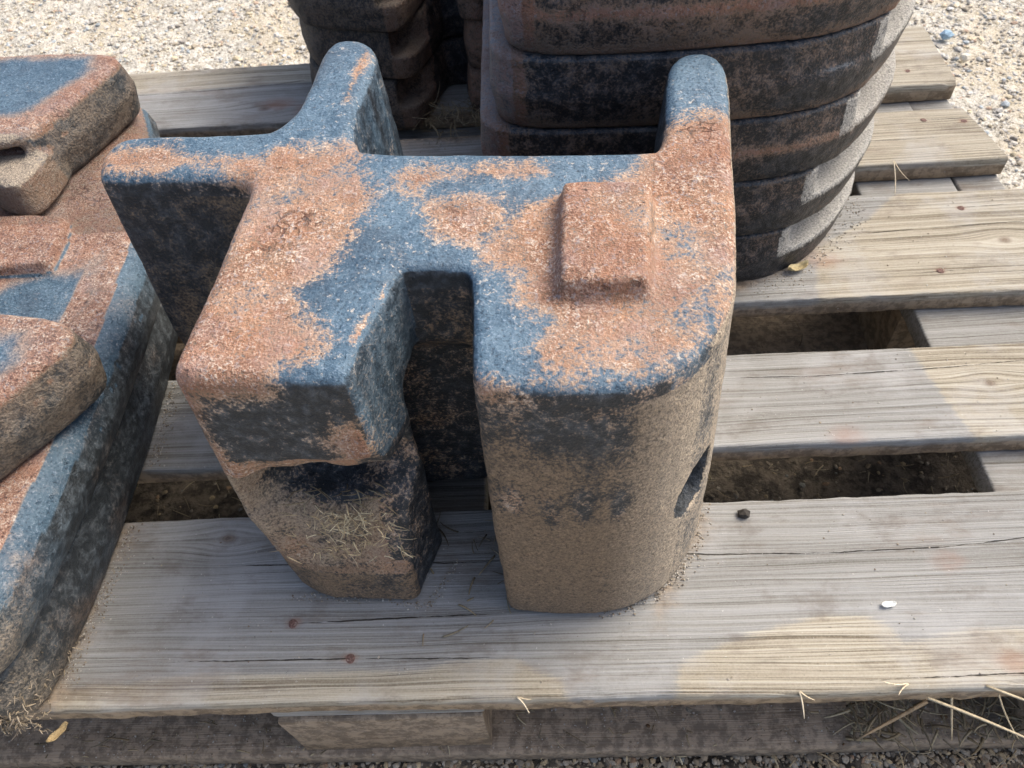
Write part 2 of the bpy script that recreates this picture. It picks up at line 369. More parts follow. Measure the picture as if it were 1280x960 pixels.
# ------------------------------------------------------------------ pallet
pal = tag(empty('wooden_pallet', (0, 0, 0)), 'weathered grey wooden pallet with spaced deck boards under all the iron weights', 'pallet')
NAILS = [(-.655, .056), (-.613, .031), (-.62, .105), (-.073, .447), (-.12, .364), (-.06, .593), (-.02, .587), (-.047, .69), (-.63, .230), (-.60, .26), (-.10, .755), (-.66, .735), (-.60, .70), (-.62, .40), (-.61, .56)]
SUN_WARM = [[(-.404, .002), (-.399, .02), (-.382, .029), (-.36, .039), (-.332, .049), (-.3, .054), (-.275, .05), (-.263, .042), (-.256, .031), (-.23, .033), (-.209, .038), (-.178, .039), (-.02, .05), (.02, -.01), (-.4, -.01)],  # outlines of sunlit patches painted into the deck colour
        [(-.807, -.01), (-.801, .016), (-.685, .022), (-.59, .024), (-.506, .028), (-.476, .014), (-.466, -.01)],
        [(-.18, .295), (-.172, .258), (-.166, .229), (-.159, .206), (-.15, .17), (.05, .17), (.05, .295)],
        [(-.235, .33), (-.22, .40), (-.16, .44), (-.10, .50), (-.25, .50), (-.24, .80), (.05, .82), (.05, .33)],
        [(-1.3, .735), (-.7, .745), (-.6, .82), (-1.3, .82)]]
SOIL = [[(-.43, .33), (-.30, .345), (-.235, .385), (-.19, .45), (-.18, .5), (-.5, .5)], [(-.83, -.01), (-.80, -.01), (-.798, .12), (-.80, .2), (-.85, .2)],
        [(-.55, .2), (-.4, .2), (-.4, .3), (-.6, .3)], [(-.7, .6), (-.5, .6), (-.5, .66), (-.7, .66)], [(-.41, .05), (-.375, .1), (-.365, .145), (-.4, .15)]]
CRACKS = [[(-.40, .099), (-.369, .097), (-.30, .0955), (-.252, .096), (-.208, .097), (-.153, .102), (-.05, .104)], [(-.70, .1), (-.63, .0985), (-.52, .0965)],
          [(-.655, .056), (-.58, .058), (-.52, .059)], [(-.75, .032), (-.613, .031), (-.53, .0295)], [(-.217, .415), (-.157, .419), (-.023, .425)],
          [(-.976, .736), (-.889, .736), (-.80, .742), (-.74, .752)], [(-.318, .252), (-.26, .2505), (-.206, .252), (-.15, .254), (-.09, .258)],
          [(-.09, .448), (-.03, .449)], [(-.14, .3625), (-.09, .365)], [(-.06, .593), (.0, .5925)], [(-.30, .009), (-.15, .012), (-.02, .010)], [(-.9, .775), (-.7, .771)],
          [(-.05, .69), (-.02, .691)], [(-.28, .556), (-.12, .561), (-.02, .56)], [(-.26, .578), (-.15, .582)]]
STAIN = [(-.209, .087, .016), (-.782, .70, .025), (-.746, .686, .022), (-.193, .018, .014), (-.248, .191, .018), (-.22, .385, .022), (-.655, .056, .006), (-.613, .031, .006)] + [(a, b, .006) for a, b in NAILS]
KNOTS = [(-.125, .236, .006), (-.715, .122, .007), (-.05, .40, .007), (-.80, .69, .009), (-.225, .565, .006), (-.04, .06, .006)]
def seg_d(P, pts):
    d = np.full(len(P), 9.)
    for a, b in zip(pts[:-1], pts[1:]):
        a = np.array(a); b = np.array(b); e = b-a; w = P[:, :2]-a; t = np.clip((w@e)/(e@e), 0, 1); d = np.minimum(d, np.linalg.norm(w-t[:, None]*e, axis=1))
    return d
def crack_field(P):
    best = np.full(len(P), .02); wid = np.zeros(len(P))
    for c in CRACKS:
        c = np.array(c); x0, x1 = c[0, 0], c[-1, 0]; dyc = P[:, 1]-np.interp(P[:, 0], c[:, 0], c[:, 1])
        ins = np.clip(np.minimum(P[:, 0]-x0+.012, x1+.012-P[:, 0])/.03, 0, 1)
        m = (np.abs(dyc) < np.abs(best)) & (ins > 0)
        best = np.where(m, dyc, best); wid = np.where(m, ins, wid)
    return best, wid
def board(name, x0, x1, y0, y1, z0, z1, dx=.004, dy=.0016, seed=0, along='x', parent=pal, soil=0., cut=0.):
    """rounded worn plank as a closed tube of cross-section points swept along its length"""
    L0, L1, W0, W1 = (x0, x1, y0, y1) if along == 'x' else (y0, y1, x0, x1)
    ns = max(2, int((L1-L0)/dx)); s = np.linspace(L0, L1, ns+1)
    nw = max(4, int((W1-W0)/dy)); r = .0022
    top = [(w, z1) for w in np.linspace(W0+r, W1-r, nw)]
    sec = [(W0, z0+r), (W0, (z0+z1)/2), (W0, z1-r), (W0+.3*r, z1-.3*r)]+top+[(W1-.3*r, z1-.3*r), (W1, z1-r), (W1, (z0+z1)/2), (W1, z0+r), (W1-r, z0), ((W0+W1)/2, z0), (W0+r, z0)]
    sec = np.array(sec); m = len(sec)
    S = np.repeat(s[:, None], m, 1); Wd = np.repeat(sec[None, :, 0], ns+1, 0); Z = np.repeat(sec[None, :, 1], ns+1, 0)
    if cut:  # slightly skewed saw cut at the right end
        S = S+cut*(Wd-W0)/(W1-W0)*np.clip((S-L1+.05)/.05, 0, 1)
    P = np.stack([S, Wd, Z], -1).reshape(-1, 3)
    q = P*np.array([7, 30, 30.])+seed*11
    fr = (np.abs(P[:, 1]-W0) < .004); bk = (np.abs(P[:, 1]-W1) < .004)
    wob = fbm(P*np.array([1, 0, 0])+seed, 6, 4, seed)*.0022
    rag = fbm(P*np.array([1, .1, .6])+seed, 90, 3, seed+5)*.0011
    P[:, 1] += wob*(fr*1.+bk*1.)+rag*(fr | bk)
    P[:, 2] += fbm(q, 1, 3, seed)*.0007+fbm(P*np.array([.02, 1, 0])+seed, 330, 2, seed+9)*.00035*(P[:, 2] > z1-.003)
    # chipped top edge
    chip = np.clip(fbm(P*np.array([1, 0, 0])+seed*3, 22, 3, seed+2)-.25, 0, 1)*.006
    P[:, 2] -= chip*(fr & (P[:, 2] > z1-.004))
    W_ = P if along == 'x' else np.stack([P[:, 1], P[:, 0], P[:, 2]], 1)
    tops = np.abs(P[:, 2]-z1) < .004
    at = {}
    if along == 'x' and z1 > -.01:
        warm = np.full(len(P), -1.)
        for pl in SUN_WARM: warm = np.maximum(warm, np.clip(-psdf(pl, P[:, 0], P[:, 1])/.02, -1, 1))
        cr, cw = crack_field(P)
        stn = np.zeros(len(P))
        for a, b, rr in STAIN:
            if rr > 0: stn = np.maximum(stn, np.clip(1.3-np.hypot((P[:, 0]-a)*.7, P[:, 1]-b)/rr, 0, 1))
        sl = np.zeros(len(P))
        for pl in SOIL: sl = np.maximum(sl, np.clip(.45-psdf(pl, P[:, 0], P[:, 1])/.04, 0, .75))
        sl = np.where(tops, sl, .85)
        kn = np.zeros(len(P)); gy = np.zeros(len(P))
        for a, b, rr in KNOTS:
            ex = P[:, 0]-a; ey = P[:, 1]-b; kn = np.maximum(kn, np.clip(1-np.hypot(ex*.75, ey)/rr, 0, 1)); gy -= ey*.85*np.exp(-(ex/(4*rr))**2-(ey/(2.2*rr))**2)
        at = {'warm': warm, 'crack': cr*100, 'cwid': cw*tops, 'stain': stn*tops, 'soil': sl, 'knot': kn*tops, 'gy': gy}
    else:
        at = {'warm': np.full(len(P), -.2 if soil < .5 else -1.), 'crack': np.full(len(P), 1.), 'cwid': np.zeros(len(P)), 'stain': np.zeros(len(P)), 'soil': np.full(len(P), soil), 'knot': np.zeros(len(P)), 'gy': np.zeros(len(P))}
    i, j = np.meshgrid(np.arange(ns), np.arange(m), indexing='ij'); jn = (j+1) % m
    Q = np.stack([i*m+j, i*m+jn, (i+1)*m+jn, (i+1)*m+j], -1).reshape(-1, 4)
    # end caps: one centre fan each, as degenerate-free quads via centre points
    V = P; nV = len(V); c0 = V[:m].mean(0); c1 = V[-m:].mean(0); V = np.vstack([V, c0, c1])
    j = np.arange(m); jn = (j+1) % m
    tri = np.vstack([np.stack([np.full(m, nV), jn, j], 1), np.stack([np.full(m, nV+1), ns*m+j, ns*m+jn], 1)])
    at = {k: np.append(v, [v[0], v[0]]) for k, v in at.items()}
    Q3 = np.vstack([Q[:, [0, 1, 2]], Q[:, [0, 2, 3]], tri])
    if along != 'x': V = V[:, [1, 0, 2]]
    else: Q3 = Q3[:, ::-1]
    me = mesh_np(name, V, Q3, at, smooth=True)
    nrm_sharp(me)
    return link(name, me, M_WOOD, parent)
def nrm_sharp(me): 
    try: me.set_sharp_from_angle(angle=R_(50))
    except Exception: pass
BY = [.003, .1396, .1845, .2759, .3361, .4736, .5197, .612, .6611, .7904]
for k in range(5):
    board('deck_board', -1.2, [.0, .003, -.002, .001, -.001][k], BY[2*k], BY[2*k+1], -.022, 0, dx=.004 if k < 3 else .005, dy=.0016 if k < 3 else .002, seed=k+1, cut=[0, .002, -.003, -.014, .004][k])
for x in (-1.2, -.672, -.145):
    for a, b in ((x, x+.098), (x+.1, x+.145)) if x > -.2 else ((x, x+.145),):
        board('stringer_board', a, b, .008, .795, -.0445, -.0225, dx=.01, dy=.006, seed=int(9-a*10), along='y', soil=.15)
    for y in (.004, .352, .70):
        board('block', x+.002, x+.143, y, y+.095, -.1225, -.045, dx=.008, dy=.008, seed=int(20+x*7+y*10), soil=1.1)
for y in (.0, .352, .70):
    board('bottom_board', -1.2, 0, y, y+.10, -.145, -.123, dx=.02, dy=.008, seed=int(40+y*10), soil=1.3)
def nail_mesh():
    V, Q = [], []
    n = 10; rings = [(.0033, -.004), (.0034, -.0006), (.0028, -.0002), (.0013, -.0005)]
    for r, z in rings:
        for i in range(n): a = 2*math.pi*i/n; V.append((r*math.cos(a)*(1+.08*math.sin(3*a)), r*math.sin(a), z))
    for k in range(3):
        for i in range(n): Q.append((k*n+i, k*n+(i+1) % n, (k+1)*n+(i+1) % n, (k+1)*n+i))
    V.append((0, 0, .0)); c = len(V)-1
    T = [(a, b, c2) for a, b, c2, d in Q]+[(a, c2, d) for a, b, c2, d in Q]+[(3*n+i, 3*n+(i+1) % n, c) for i in range(n)]
    return mesh_np('nail', V, T)
nm_ = nail_mesh()
for x, y in NAILS:
    o = link('nail', nm_, M_NAIL, pal); o.location = (x, y, .0006); o.rotation_euler = (random.uniform(-.15, .15), random.uniform(-.15, .15), random.uniform(0, 6))

# ------------------------------------------------------------------ iron weights
def finish(V, Q, amp=.0006, seed=0, pits=.0006, scale=60):
    N = vnormals(V, Q)
    n = fbm(V+seed, scale, 4, seed)*amp+fbm(V+seed, scale*.22, 2, seed+3)*amp*1.6
    p = np.clip(vnoise(V*230+seed, seed+7)-.45, 0, 1)*-pits*2
    V = V+N*(n+p)[:, None]; return V, vnormals(V, Q)
def zones(V, polys, w=.012):
    r = np.full(len(V), -.85)
    for pl in polys: r = np.maximum(r, np.clip(-psdf(pl, V[:, 0], V[:, 1])/w, -1, 1))
    return r
sst = lambda x, a, b: (lambda t: t*t*(3-2*t))(np.clip((x-a)/(b-a), 0, 1))
def split_parts(name, V, Q, N, at, mat, root, part_of, names, origin):
    """cut one casting's surface into its named regions, each its own mesh"""
    fc = V[Q].mean(1); lab = part_of(fc)
    for k, nm in enumerate(names):
        f = Q[lab == k]
        if not len(f): continue
        u, inv = np.unique(f, return_inverse=True)
        me = mesh_np(nm, V[u]-origin, inv.reshape(f.shape), {a: b[u] for a, b in at.items()}, normals=N[u])
        link(nm, me, mat, root)

H = .235
def main_weight():
    OUT = [(-0.7414, 0.2476), (-0.7437, 0.2654), (-0.7386, 0.2817), (-0.7143, 0.2837), (-0.6437, 0.2786), (-0.635, 0.2864), (-0.6285, 0.2998), (-0.6252, 0.3244), (-0.6234, 0.3589), (-0.62, 0.3819), (-0.6101, 0.3895), (-0.5954, 0.3866), (-0.5861, 0.3747), (-0.5823, 0.3543), (-0.5867, 0.311), (-0.5893, 0.2802), (-0.5852, 0.2591), (-0.5785, 0.252), (-0.5004, 0.2442), (-0.4099, 0.2359), (-0.4041, 0.2423), (-0.3998, 0.2578), (-0.3912, 0.3182), (-0.3854, 0.3349), (-0.3749, 0.3427), (-0.361, 0.3411), (-0.3533, 0.3313), (-0.3527, 0.314), (-0.3609, 0.2622), (-0.3705, 0.1958), (-0.3779, 0.1459), (-0.3819, 0.1263), (-0.3898, 0.1071), (-0.4013, 0.0898), (-0.4152, 0.0764), (-0.4311, 0.069), (-0.4455, 0.0661), (-0.4704, 0.0661), (-0.4918, 0.0686), (-0.5064, 0.071), (-0.5358, 0.0754), (-0.5693, 0.0772), (-0.6186, 0.0798), (-0.6421, 0.0818), (-0.6517, 0.0861), (-0.6525, 0.0941), (-0.6501, 0.1136), (-0.6465, 0.1588), (-0.6426, 0.2125), (-0.643, 0.2255), (-0.6498, 0.2328), (-0.7012, 0.2372), (-0.7361, 0.239)]
    g = Grid((-.775, .03, -.012), (-.325, .415, .262), .0016)
    X, Y, Z = g.X, g.Y, g.Z
    up = .008*(H-Z)/(H-.105); lo_l = .008+(.002-.0075*(1-sst(X, -.655, -.625)))*(.105-Z)/.105; lo_r = .008+.0035*(.105-Z)/.105
    wr = sst(X, -.56, -.52); dr = np.where(Z > .105, up, lo_l*(1-wr)+lo_r*wr)
    d2 = g.p(OUT, 1)
    F = ext(d2-np.maximum(dr, -.001), Z, 0, H, .008)
    slot_hi = [(-0.5075, 0.02), (-0.5108, 0.1129), (-0.5109, 0.1336), (-0.5128, 0.1428), (-0.517, 0.146), (-0.5455, 0.148), (-0.5493, 0.1448), (-0.5522, 0.1307), (-0.5577, 0.1148), (-0.562, 0.1006), (-0.5657, 0.085), (-0.5664, 0.0585), (-.567, .02)]
    slot_lo = [(-0.5075, 0.02), (-0.5095, 0.1129), (-0.5095, 0.156), (-0.5128, 0.162), (-0.517, 0.163), (-0.568, 0.163), (-0.576, 0.158), (-0.578, 0.145), (-.572, .130), (-0.5540, 0.116), (-0.5590, 0.1006), (-0.5647, 0.085), (-.569, 0.070), (-.573, 0.055), (-.575, .02)]
    a = g.p(slot_hi, 1); b = g.p(slot_lo, 1); w = sst(Z, .155, .185)
    S = a*w+b*(1-w)+.0015*(1-np.abs(Z-.11)/.12)
    F = smax(F, -S, .007)
    # hook recess across the front of the left leg
    yf = .0735
    RZ = [(-.08, .156), (-.01, .172), (.0, .172), (.005, .168), (.013, .1495), (.040, .149), (.044, .125), (.034, .110), (.022, .106), (.012, .096), (.0, .050), (-.004, .046), (-.08, .040)]
    yy, zz = np.meshgrid(np.linspace(-.1, .2, 301), g.z, indexing='ij')
    tab = psdf(RZ, yy, zz)
    dpt = .10+.90*sst(X, -.662, -.622)
    dy = np.where(Y-yf > 0, (Y-yf)/dpt, Y-yf)+.0012*np.sin(X*190)
    ii = np.clip((dy+.1)/.001, 0, 299.99); i0 = ii.astype(int); fr = ii-i0; kz = np.arange(len(g.z))[None, None, :]
    Rc = tab[i0, kz]*(1-fr)+tab[np.minimum(i0+1, 300), kz]*fr
    Rc = np.maximum(Rc*.8, X+.536)
    F = smax(F, -Rc, .004)
    cav = ((X+.602)/.038)**2+((Y-.102)/.034)**2+((Z-.127)/.023)**2
    F = smax(F, -(np.sqrt(cav)-1)*.014, .002)
    # raised pad with sloping flanks
    PB = [(-.4612, .1968), (-.4192, .1928), (-.4170, .1900), (-.4252, .1225), (-.4290, .1195), (-.4655, .1215), (-.4680, .1245), (-.4632, .194)]
    pz = ext(g.p(PB, 1)+np.maximum(Z-H, 0)*.30-.003, Z, H-.02, H+.0125, .0024)
    F = smin(F, pz, .0038)
    # oblong bolt hole in the right side
    hx, hy = .93, -.367
    al = (X+.393)*hx+(Y-.094)*hy; pe = -(X+.393)*hy+(Y-.094)*hx
    hd = np.maximum(np.sqrt((pe/.85)**2+(Z-.106)**2)-.023, -(al+.035))
    F = smax(F, -hd, .004)
    del d2
    F = F+.0  # field done
    V, Q = nets(F.astype(np.float32), g)
    V, N = finish(V, Q, .0007, 2, .0007)
    x, y, z = V.T; nx, ny, nz = N.T
    RU = [[(-.6424, .244), (-.6324, .2549), (-.5796, .2596), (-.5717, .219), (-.571, .1845), (-.5795, .1659), (-.5876, .1484), (-.5977, .1347), (-.5933, .1153), (-.5842, .0992), (-.5987, .0844), (-.6039, .0625), (-.666, .06), (-.666, .0978), (-.655, .1832)],
          [(-.76, .247), (-.74, .2708), (-.7001, .2694), (-.6898, .2586), (-.6389, .2507), (-.6311, .2353), (-.6408, .2177), (-.6607, .244), (-.7091, .245), (-.75, .247)],
          [(-.539, .1939), (-.5264, .208), (-.4996, .2023), (-.4909, .19), (-.4994, .1725), (-.5161, .1662), (-.5315, .1781)],
          [(-.5547, .2234), (-.5415, .2327), (-.4906, .2304), (-.4726, .2214), (-.4907, .2157), (-.5268, .2166), (-.549, .2099)],
          [(-.4008, .2652), (-.42, .2096), (-.4556, .2035), (-.4822, .1893), (-.5015, .1726), (-.5041, .1514), (-.4911, .1445), (-.4832, .1343), (-.4854, .1191), (-.4731, .1078), (-.487, .0887), (-.4814, .0742), (-.4625, .0707), (-.4554, .0797), (-.4344, .0753), (-.4148, .0893), (-.3853, .0979), (-.3606, .1393), (-.3291, .2854), (-.3767, .2628)],
          [(-.5447, .1442), (-.549, .1428), (-.5521, .1278), (-.5576, .112), (-.5621, .097), (-.5647, .0811), (-.569, .1034), (-.561, .1212), (-.5537, .1402)],
          [(-.5115, .0829), (-.5004, .0771), (-.488, .0656), (-.4705, .0556), (-.5156, .052)],
          [(-.5925, .3729), (-.5969, .3404), (-.5999, .3028), (-.5932, .3021), (-.5898, .3347), (-.5858, .3679)]]
    r = zones(V, RU, .011)
    thin = zones(V, [RU[7], RU[5]], .006)-.35
    r = np.maximum(np.minimum(zones(V, RU[:5]+RU[6:7], .018), .50+.25*fbm(V, 30, 2, 33)), thin)
    hole_b = zones(V, [[(-.3745, .152), (-.368, .152), (-.366, .166), (-.3735, .165)]], .003); r = np.where((hole_b > -.3) & (nz > .5), -hole_b*2, r)
    mottle = zones(V, [[(-.46, .06), (-.40, .075), (-.375, .12), (-.375, .15), (-.42, .105), (-.46, .085)]], .012)
    r = np.where(mottle > 0, np.minimum(r, .12), r)
    topf = sst(z, H-.019, H-.005)
    side_r = np.full(len(V), -.75)
    fl = (x < -.53) & (y < .16)
    side_r = np.where(fl & (z > .165), -.45+1.0*sst(x, -.598, -.575)*sst(.215-z, -.01, .03)+.8*sst(-x, .640, .650), side_r)
    side_r = np.where(fl & (z <= .168), .25, side_r); side_r = np.where(fl & (z < .044), -.15, side_r)
    side_r = np.where((x > -.53) & (ny < 0), -.3, side_r)
    side_r = np.where((y > .2) & (x < -.64) & (ny < 0), -.9, side_r)
    rust = r*topf+side_r*(1-topf)
    wall = fl & (nx > .5) & (z > .16)
    hornw = (y > .26) & (x < -.55)
    blue_mix = sst(nz, .15, .80)*sst(z, H-.03, H-.01)  # blue where the surface faces up near the top, darker on the sides
    blue_mix = np.where(wall, np.maximum(blue_mix, .5+.12*vnoise(np.stack([x*30, y*150, z*30], 1), 4)), blue_mix)
    blue_mix = np.where(hornw & (nz < .5), np.maximum(blue_mix, .42+.25*vnoise(np.stack([x*8, y*160, z*10], 1), 3)), blue_mix)
    blue_mix = np.where((x > -.42) & (nx > .4), np.maximum(blue_mix, .45), blue_mix)
    dust = np.full(len(V), -1.)
    rl = (x > -.52) & (y < .26)
    zj = z+.022*fbm(V, 28, 3, 41); dleg = np.maximum(sst(.145-zj, -.035, .045)*1.6-.8, sst(x, -.448, -.415)*1.7-.8)
    dleg = np.maximum(dleg, .15-1.2*np.abs((z-.165)/.05)+.2*(x < -.485))
    dust = np.where(rl & (z < H-.014), dleg, dust)
    low = fl & (z < .150)
    dust = np.where(low, .25+.45*sst(z, .06, .11)+.25*(z < .044)+.4*fbm(V, 45, 2, 8), dust)
    dust = np.where(rl & (z < H-.014), dust+.50, dust)
    dust = np.where((x < -.64) & (y > .2) & (z < .222), sst(.19-z, -.03, .14)*.9-.25+.4*sst(x, -.71, -.66), dust)
    dust = np.where((x > -.40) & (nx > .55) & (z < H-.004), .55, dust)  # dust mask here carries the painted sunlight of the right side
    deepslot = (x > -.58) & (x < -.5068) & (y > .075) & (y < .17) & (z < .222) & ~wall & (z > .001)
    dust = np.where(deepslot, np.maximum(dust, -.1), dust); rust = np.where(deepslot, -.35, rust); dust = np.where(deepslot & (z < .17), -.5, dust)  # shade inside the slot painted in by stripping dust and rust
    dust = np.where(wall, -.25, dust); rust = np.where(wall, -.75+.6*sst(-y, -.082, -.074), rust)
    pale = np.clip(sst(x, -.455, -.395)*.8, 0, 1)*(x > -.5)+.45*low*(z > .05)  # pale dust, with the sunlit right side painted into it
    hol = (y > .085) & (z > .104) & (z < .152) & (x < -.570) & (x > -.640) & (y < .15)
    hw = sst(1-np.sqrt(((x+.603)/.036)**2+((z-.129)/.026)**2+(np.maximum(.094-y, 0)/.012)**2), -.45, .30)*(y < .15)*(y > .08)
    dust = dust*(1-hw)-.85*hw; rust = rust*(1-hw)-.45*hw; blue_mix = blue_mix*(1-hw)  # shade in the hollow under the hook painted in as dark colour
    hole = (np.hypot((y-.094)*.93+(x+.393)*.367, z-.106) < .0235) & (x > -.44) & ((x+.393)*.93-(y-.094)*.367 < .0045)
    dust = np.where(hole, -.9, dust); rust = np.where(hole, -.9, rust); blue_mix = np.where(hole, 0, blue_mix)  # dark inside of the bolt hole painted in as shade
    dust = dust+np.where((z < H-.02) & (nz < .5), .55*fbm(np.stack([x*9, y*9, z*.9], 1), 8, 3, 51), 0)
    # lettering-sized dark damp blotches on the front of the right leg
    for bx, bz, bw in ((-.497, .143, .006), (-.476, .128, .006), (-.459, .14, .005), (-.44, .133, .005)):
        dust = dust-1.3*np.exp(-(((x-bx)/bw)**2+((z-bz)/.016)**2))*(rl & (ny < -.3))
    root = empty('tractor_weight', (-.52, .2, 0))
    tag(root, 'tallest iron weight, blue and rusty with slot and raised square pad, alone at the front', 'tractor weight')
    names = ['body', 'leg', 'leg', 'horn', 'horn', 'side_arm', 'raised_pad']
    def part_of(c):
        X_, Y_, Z_ = c.T; L = np.zeros(len(c), int)
        L[(Y_ < .148) & (X_ < -.53)] = 1; L[(Y_ < .148) & (X_ >= -.53)] = 2
        L[(Y_ > .262) & (X_ < -.5) & (X_ > -.64)] = 3; L[(Y_ > .25) & (X_ > -.5)] = 4
        L[(X_ < -.645) & (Y_ > .2)] = 5
        pad = (psdf([(-.4662, .2018), (-.4132, .1968), (-.4212, .1165), (-.4725, .1185)], X_, Y_) < 0) & (Z_ > H-.002)
        L[pad] = 6; return L
    at = dict(rust=rust, blue_mix=blue_mix, dust=dust, pale=pale)
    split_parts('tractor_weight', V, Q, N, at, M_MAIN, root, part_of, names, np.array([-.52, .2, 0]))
main_weight()

T = .0565
def slab(lo, hi, fn, h=.0024, amp=.0007, seed=0):
    g = Grid(lo, hi, h); F = fn(g); F = np.ascontiguousarray(np.broadcast_to(F, (len(g.x), len(g.y), len(g.z)))).astype(np.float32)
    V, Q = nets(F, g); return finish(V, Q, amp, seed, .0005)
drf = lambda Z, z0, z1, D: D*(1-np.abs(Z-(z0+z1)/2)/((z1-z0)/2))

# ---- right rear stack: five layers with a pocket in the right front corner
def rear_right():
    for k in range(5):
        z0 = k*T; z1 = z0+T-.0008; ox = [0, .001, .002, -.0005, .001][k]; oy = [.001, -.001, .000, .000, .001][k]
        lx = [-.515, -.512, -.517, -.503, -.494][k]
        LOW = [(lx, .40), (lx+.002, .376), (lx+.022, .364), (-.44, .3595), (-.38, .358), (-.33, .3605), (-.29, .3635), (-.262, .3715), (-.232, .390), (-.206, .42), (-.184, .456), (-.172, .50), (-.170, .56), (-.18, .62), (-.21, .66), (-.30, .68), (-.5, .68), (lx, .64)]
        tx, ty = [(-.266, .3705), (-.257, .3745), (-.238, .3855), (-.229, .3915), (-.225, .394)][k]
        UP = [(lx, .40), (lx+.002, .376), (lx+.022, .364), (-.44, .3595), (-.38, .358), (-.33, .3605), (-.29, .3635), ((tx-.29)/2, (ty+.3635)/2-.0008), (tx-.002, ty-.001), (tx+.001, ty+.004), (tx+.006, ty+.020), (max(tx+.012, -.245), .425), (-.222, .455), (-.210, .50), (-.208, .56), (-.22, .62), (-.25, .67), (-.30, .68), (-.5, .68), (lx, .64)]
        LOW = [(a+ox, b+oy) for a, b in LOW]; UP = [(a+ox, b+oy) for a, b in UP]
        def fn(g):
            Z = g.Z; zq = (Z-z0)/(z1-z0); D = np.where(zq < .46, .0015+.0042*np.clip(zq, -.5, 1)/.46, .0057-.0016*(zq-.46)/.54)
            A = ext(g.p(LOW, 1)-D, Z, z0, z0+.031, .0018); B = ext(g.p(UP, 1)-D, Z, z0, z1, .0022)
            return smin(A, B, .003)
        V, N = None, None
        g = Grid((-.535, .345, z0-.006), (-.155, .70, z1+.006), .0024)
        F = np.ascontiguousarray(np.broadcast_to(fn(g), (len(g.x), len(g.y), len(g.z)))).astype(np.float32)
        V, Q = nets(F, g); V, N = finish(V, Q, .0005, 20+k, .0008)
        x, y, z = V.T; nx, ny, nz = N.T; zr = (z-z0)/T
        rust = np.clip(-.55+.8*(k >= 3)*sst(zr, .2, .0)+.95*np.exp(-((zr-.52)/.07)**2)*(k in (4, 2))+.8*(x < lx+.02), -1, 1)
        if k == 4: rust = rust+.3
        ledge = (x > tx-.008) & (nz > .4) & (zr > .4) & (zr < .75)
        blue_mix = .12+.25*(nz > .5)+.55*(x < lx+.012)
        dust = -.5+.75*sst(zr, .36, .0)+.40*sst(zr, .8, 1.)
        pale = np.zeros(len(V))
        dust = np.where(ledge, 1.2, dust); pale = np.where(ledge, 1., pale)
        rimm = (x > tx-.006) & (nx > .25) & ~ledge; dust = np.where(rimm, -.35+1.1*sst(zr, .42, .50), dust); pale = np.where(rimm, .3+.7*sst(zr, .40, .48), pale)  # sunlit outer rim painted in pale, wall below it kept dark
        o0 = np.array([-.34, .5, z0])
        root = empty('tractor_weight', o0)
        tag(root, ['lowest of five dark iron weights in right rear stack, lying on the board',
                   'dark iron weight second from the bottom of the right rear stack',
                   'middle one of five dark iron weights stacked at the right rear',
                   'dark iron weight second from the top of the right rear stack',
                   'topmost weight of the right rear stack, orange rust line along its middle'][k], 'tractor weight', 'dark weights in the right rear stack')
        def part_of(c):
            L = np.zeros(len(c), int); L[(c[:, 2]-z0 < .0335) & (psdf(chaikin(UP, 1), c[:, 0], c[:, 1]) > .0005) & (c[:, 0] > tx-.004)] = 1; return L
        split_parts('w', V, Q, N, dict(rust=rust, blue_mix=blue_mix, dust=dust, pale=pale), M_BACK, root, part_of, ['body', 'corner_ledge'], o0)
rear_right()

# ---- left rear stack: four layers seen end on, hooked leg, slot, second leg
def rear_left():
    for k in range(4):
        z0 = k*T; z1 = z0+T-.0008; ox = [0, .002, -.003, .001][k]; oy = [.0, .004, -.002, .002][k]
        P_ = [(-.715, .662), (-.70, .650), (-.63, .630), (-.612, .630), (-.602, .640), (-.592, .668), (-.584, .70), (-.578, .716), (-.552, .716), (-.548, .70), (-.548, .655), (-.543, .645), (-.524, .642), (-.519, .652), (-.519, .90), (-.54, .93), (-.74, .93), (-.76, .90), (-.735, .70)]
        P_ = [(a+ox, b+oy) for a, b in P_]
        HK = [(-.625, .60), (-.57, .60), (-.57, .668), (-.598, .668), (-.625, .648)]
        g = Grid((-.785, .61, z0-.006), (-.50, .95, z1+.006), .0026); Z = g.Z
        F = ext(g.p(P_, 1)-drf(Z, z0, z1, .004), Z, z0, z1, .005)
        # the hook's underside is cut away on the upper half beside the slot
        cut = ext(g.p([(a+ox, b+oy) for a, b in HK], 1), Z, z0+.030, z1+.03, .003)
        F = smax(F, -cut, .005)
        V, Q = nets(np.ascontiguousarray(F).astype(np.float32), g); V, N = finish(V, Q, .0011, 40+k, .0006)
        x, y, z = V.T; nx, ny, nz = N.T; zr = (z-z0)/T
        rust = -.55+.75*((x > -.625) & (x < -.588))+.7*(x > -.55); dust = .05+.35*fbm(V, 30, 2, k)-.5*(x > -.59)+.4*(nz > .5)
        o0 = np.array([-.64, .78, z0]); root = empty('tractor_weight', o0)
        tag(root, ['lowest of the dark hooked iron weights in the left rear stack, straw lying against it',
                   'dark hooked iron weight second from the bottom of the left rear stack',
                   'dark hooked iron weight third from the bottom of the left rear stack',
                   'topmost dark iron weight of the left rear stack, mostly above the photo'][k], 'tractor weight', 'dark hooked weights in the left rear stack')
        def part_of(c):
            L = np.zeros(len(c), int); L[(c[:, 0] > -.548+ox) & (c[:, 1] < .715)] = 2; L[(c[:, 0] < -.56) & (c[:, 1] < .71)] = 1; return L
        split_parts('w', V, Q, N, dict(rust=rust, blue_mix=np.full(len(V), .05), dust=dust, pale=.08*np.ones(len(V))), M_BACK, root, part_of, ['body', 'leg', 'leg'], o0)
rear_left()

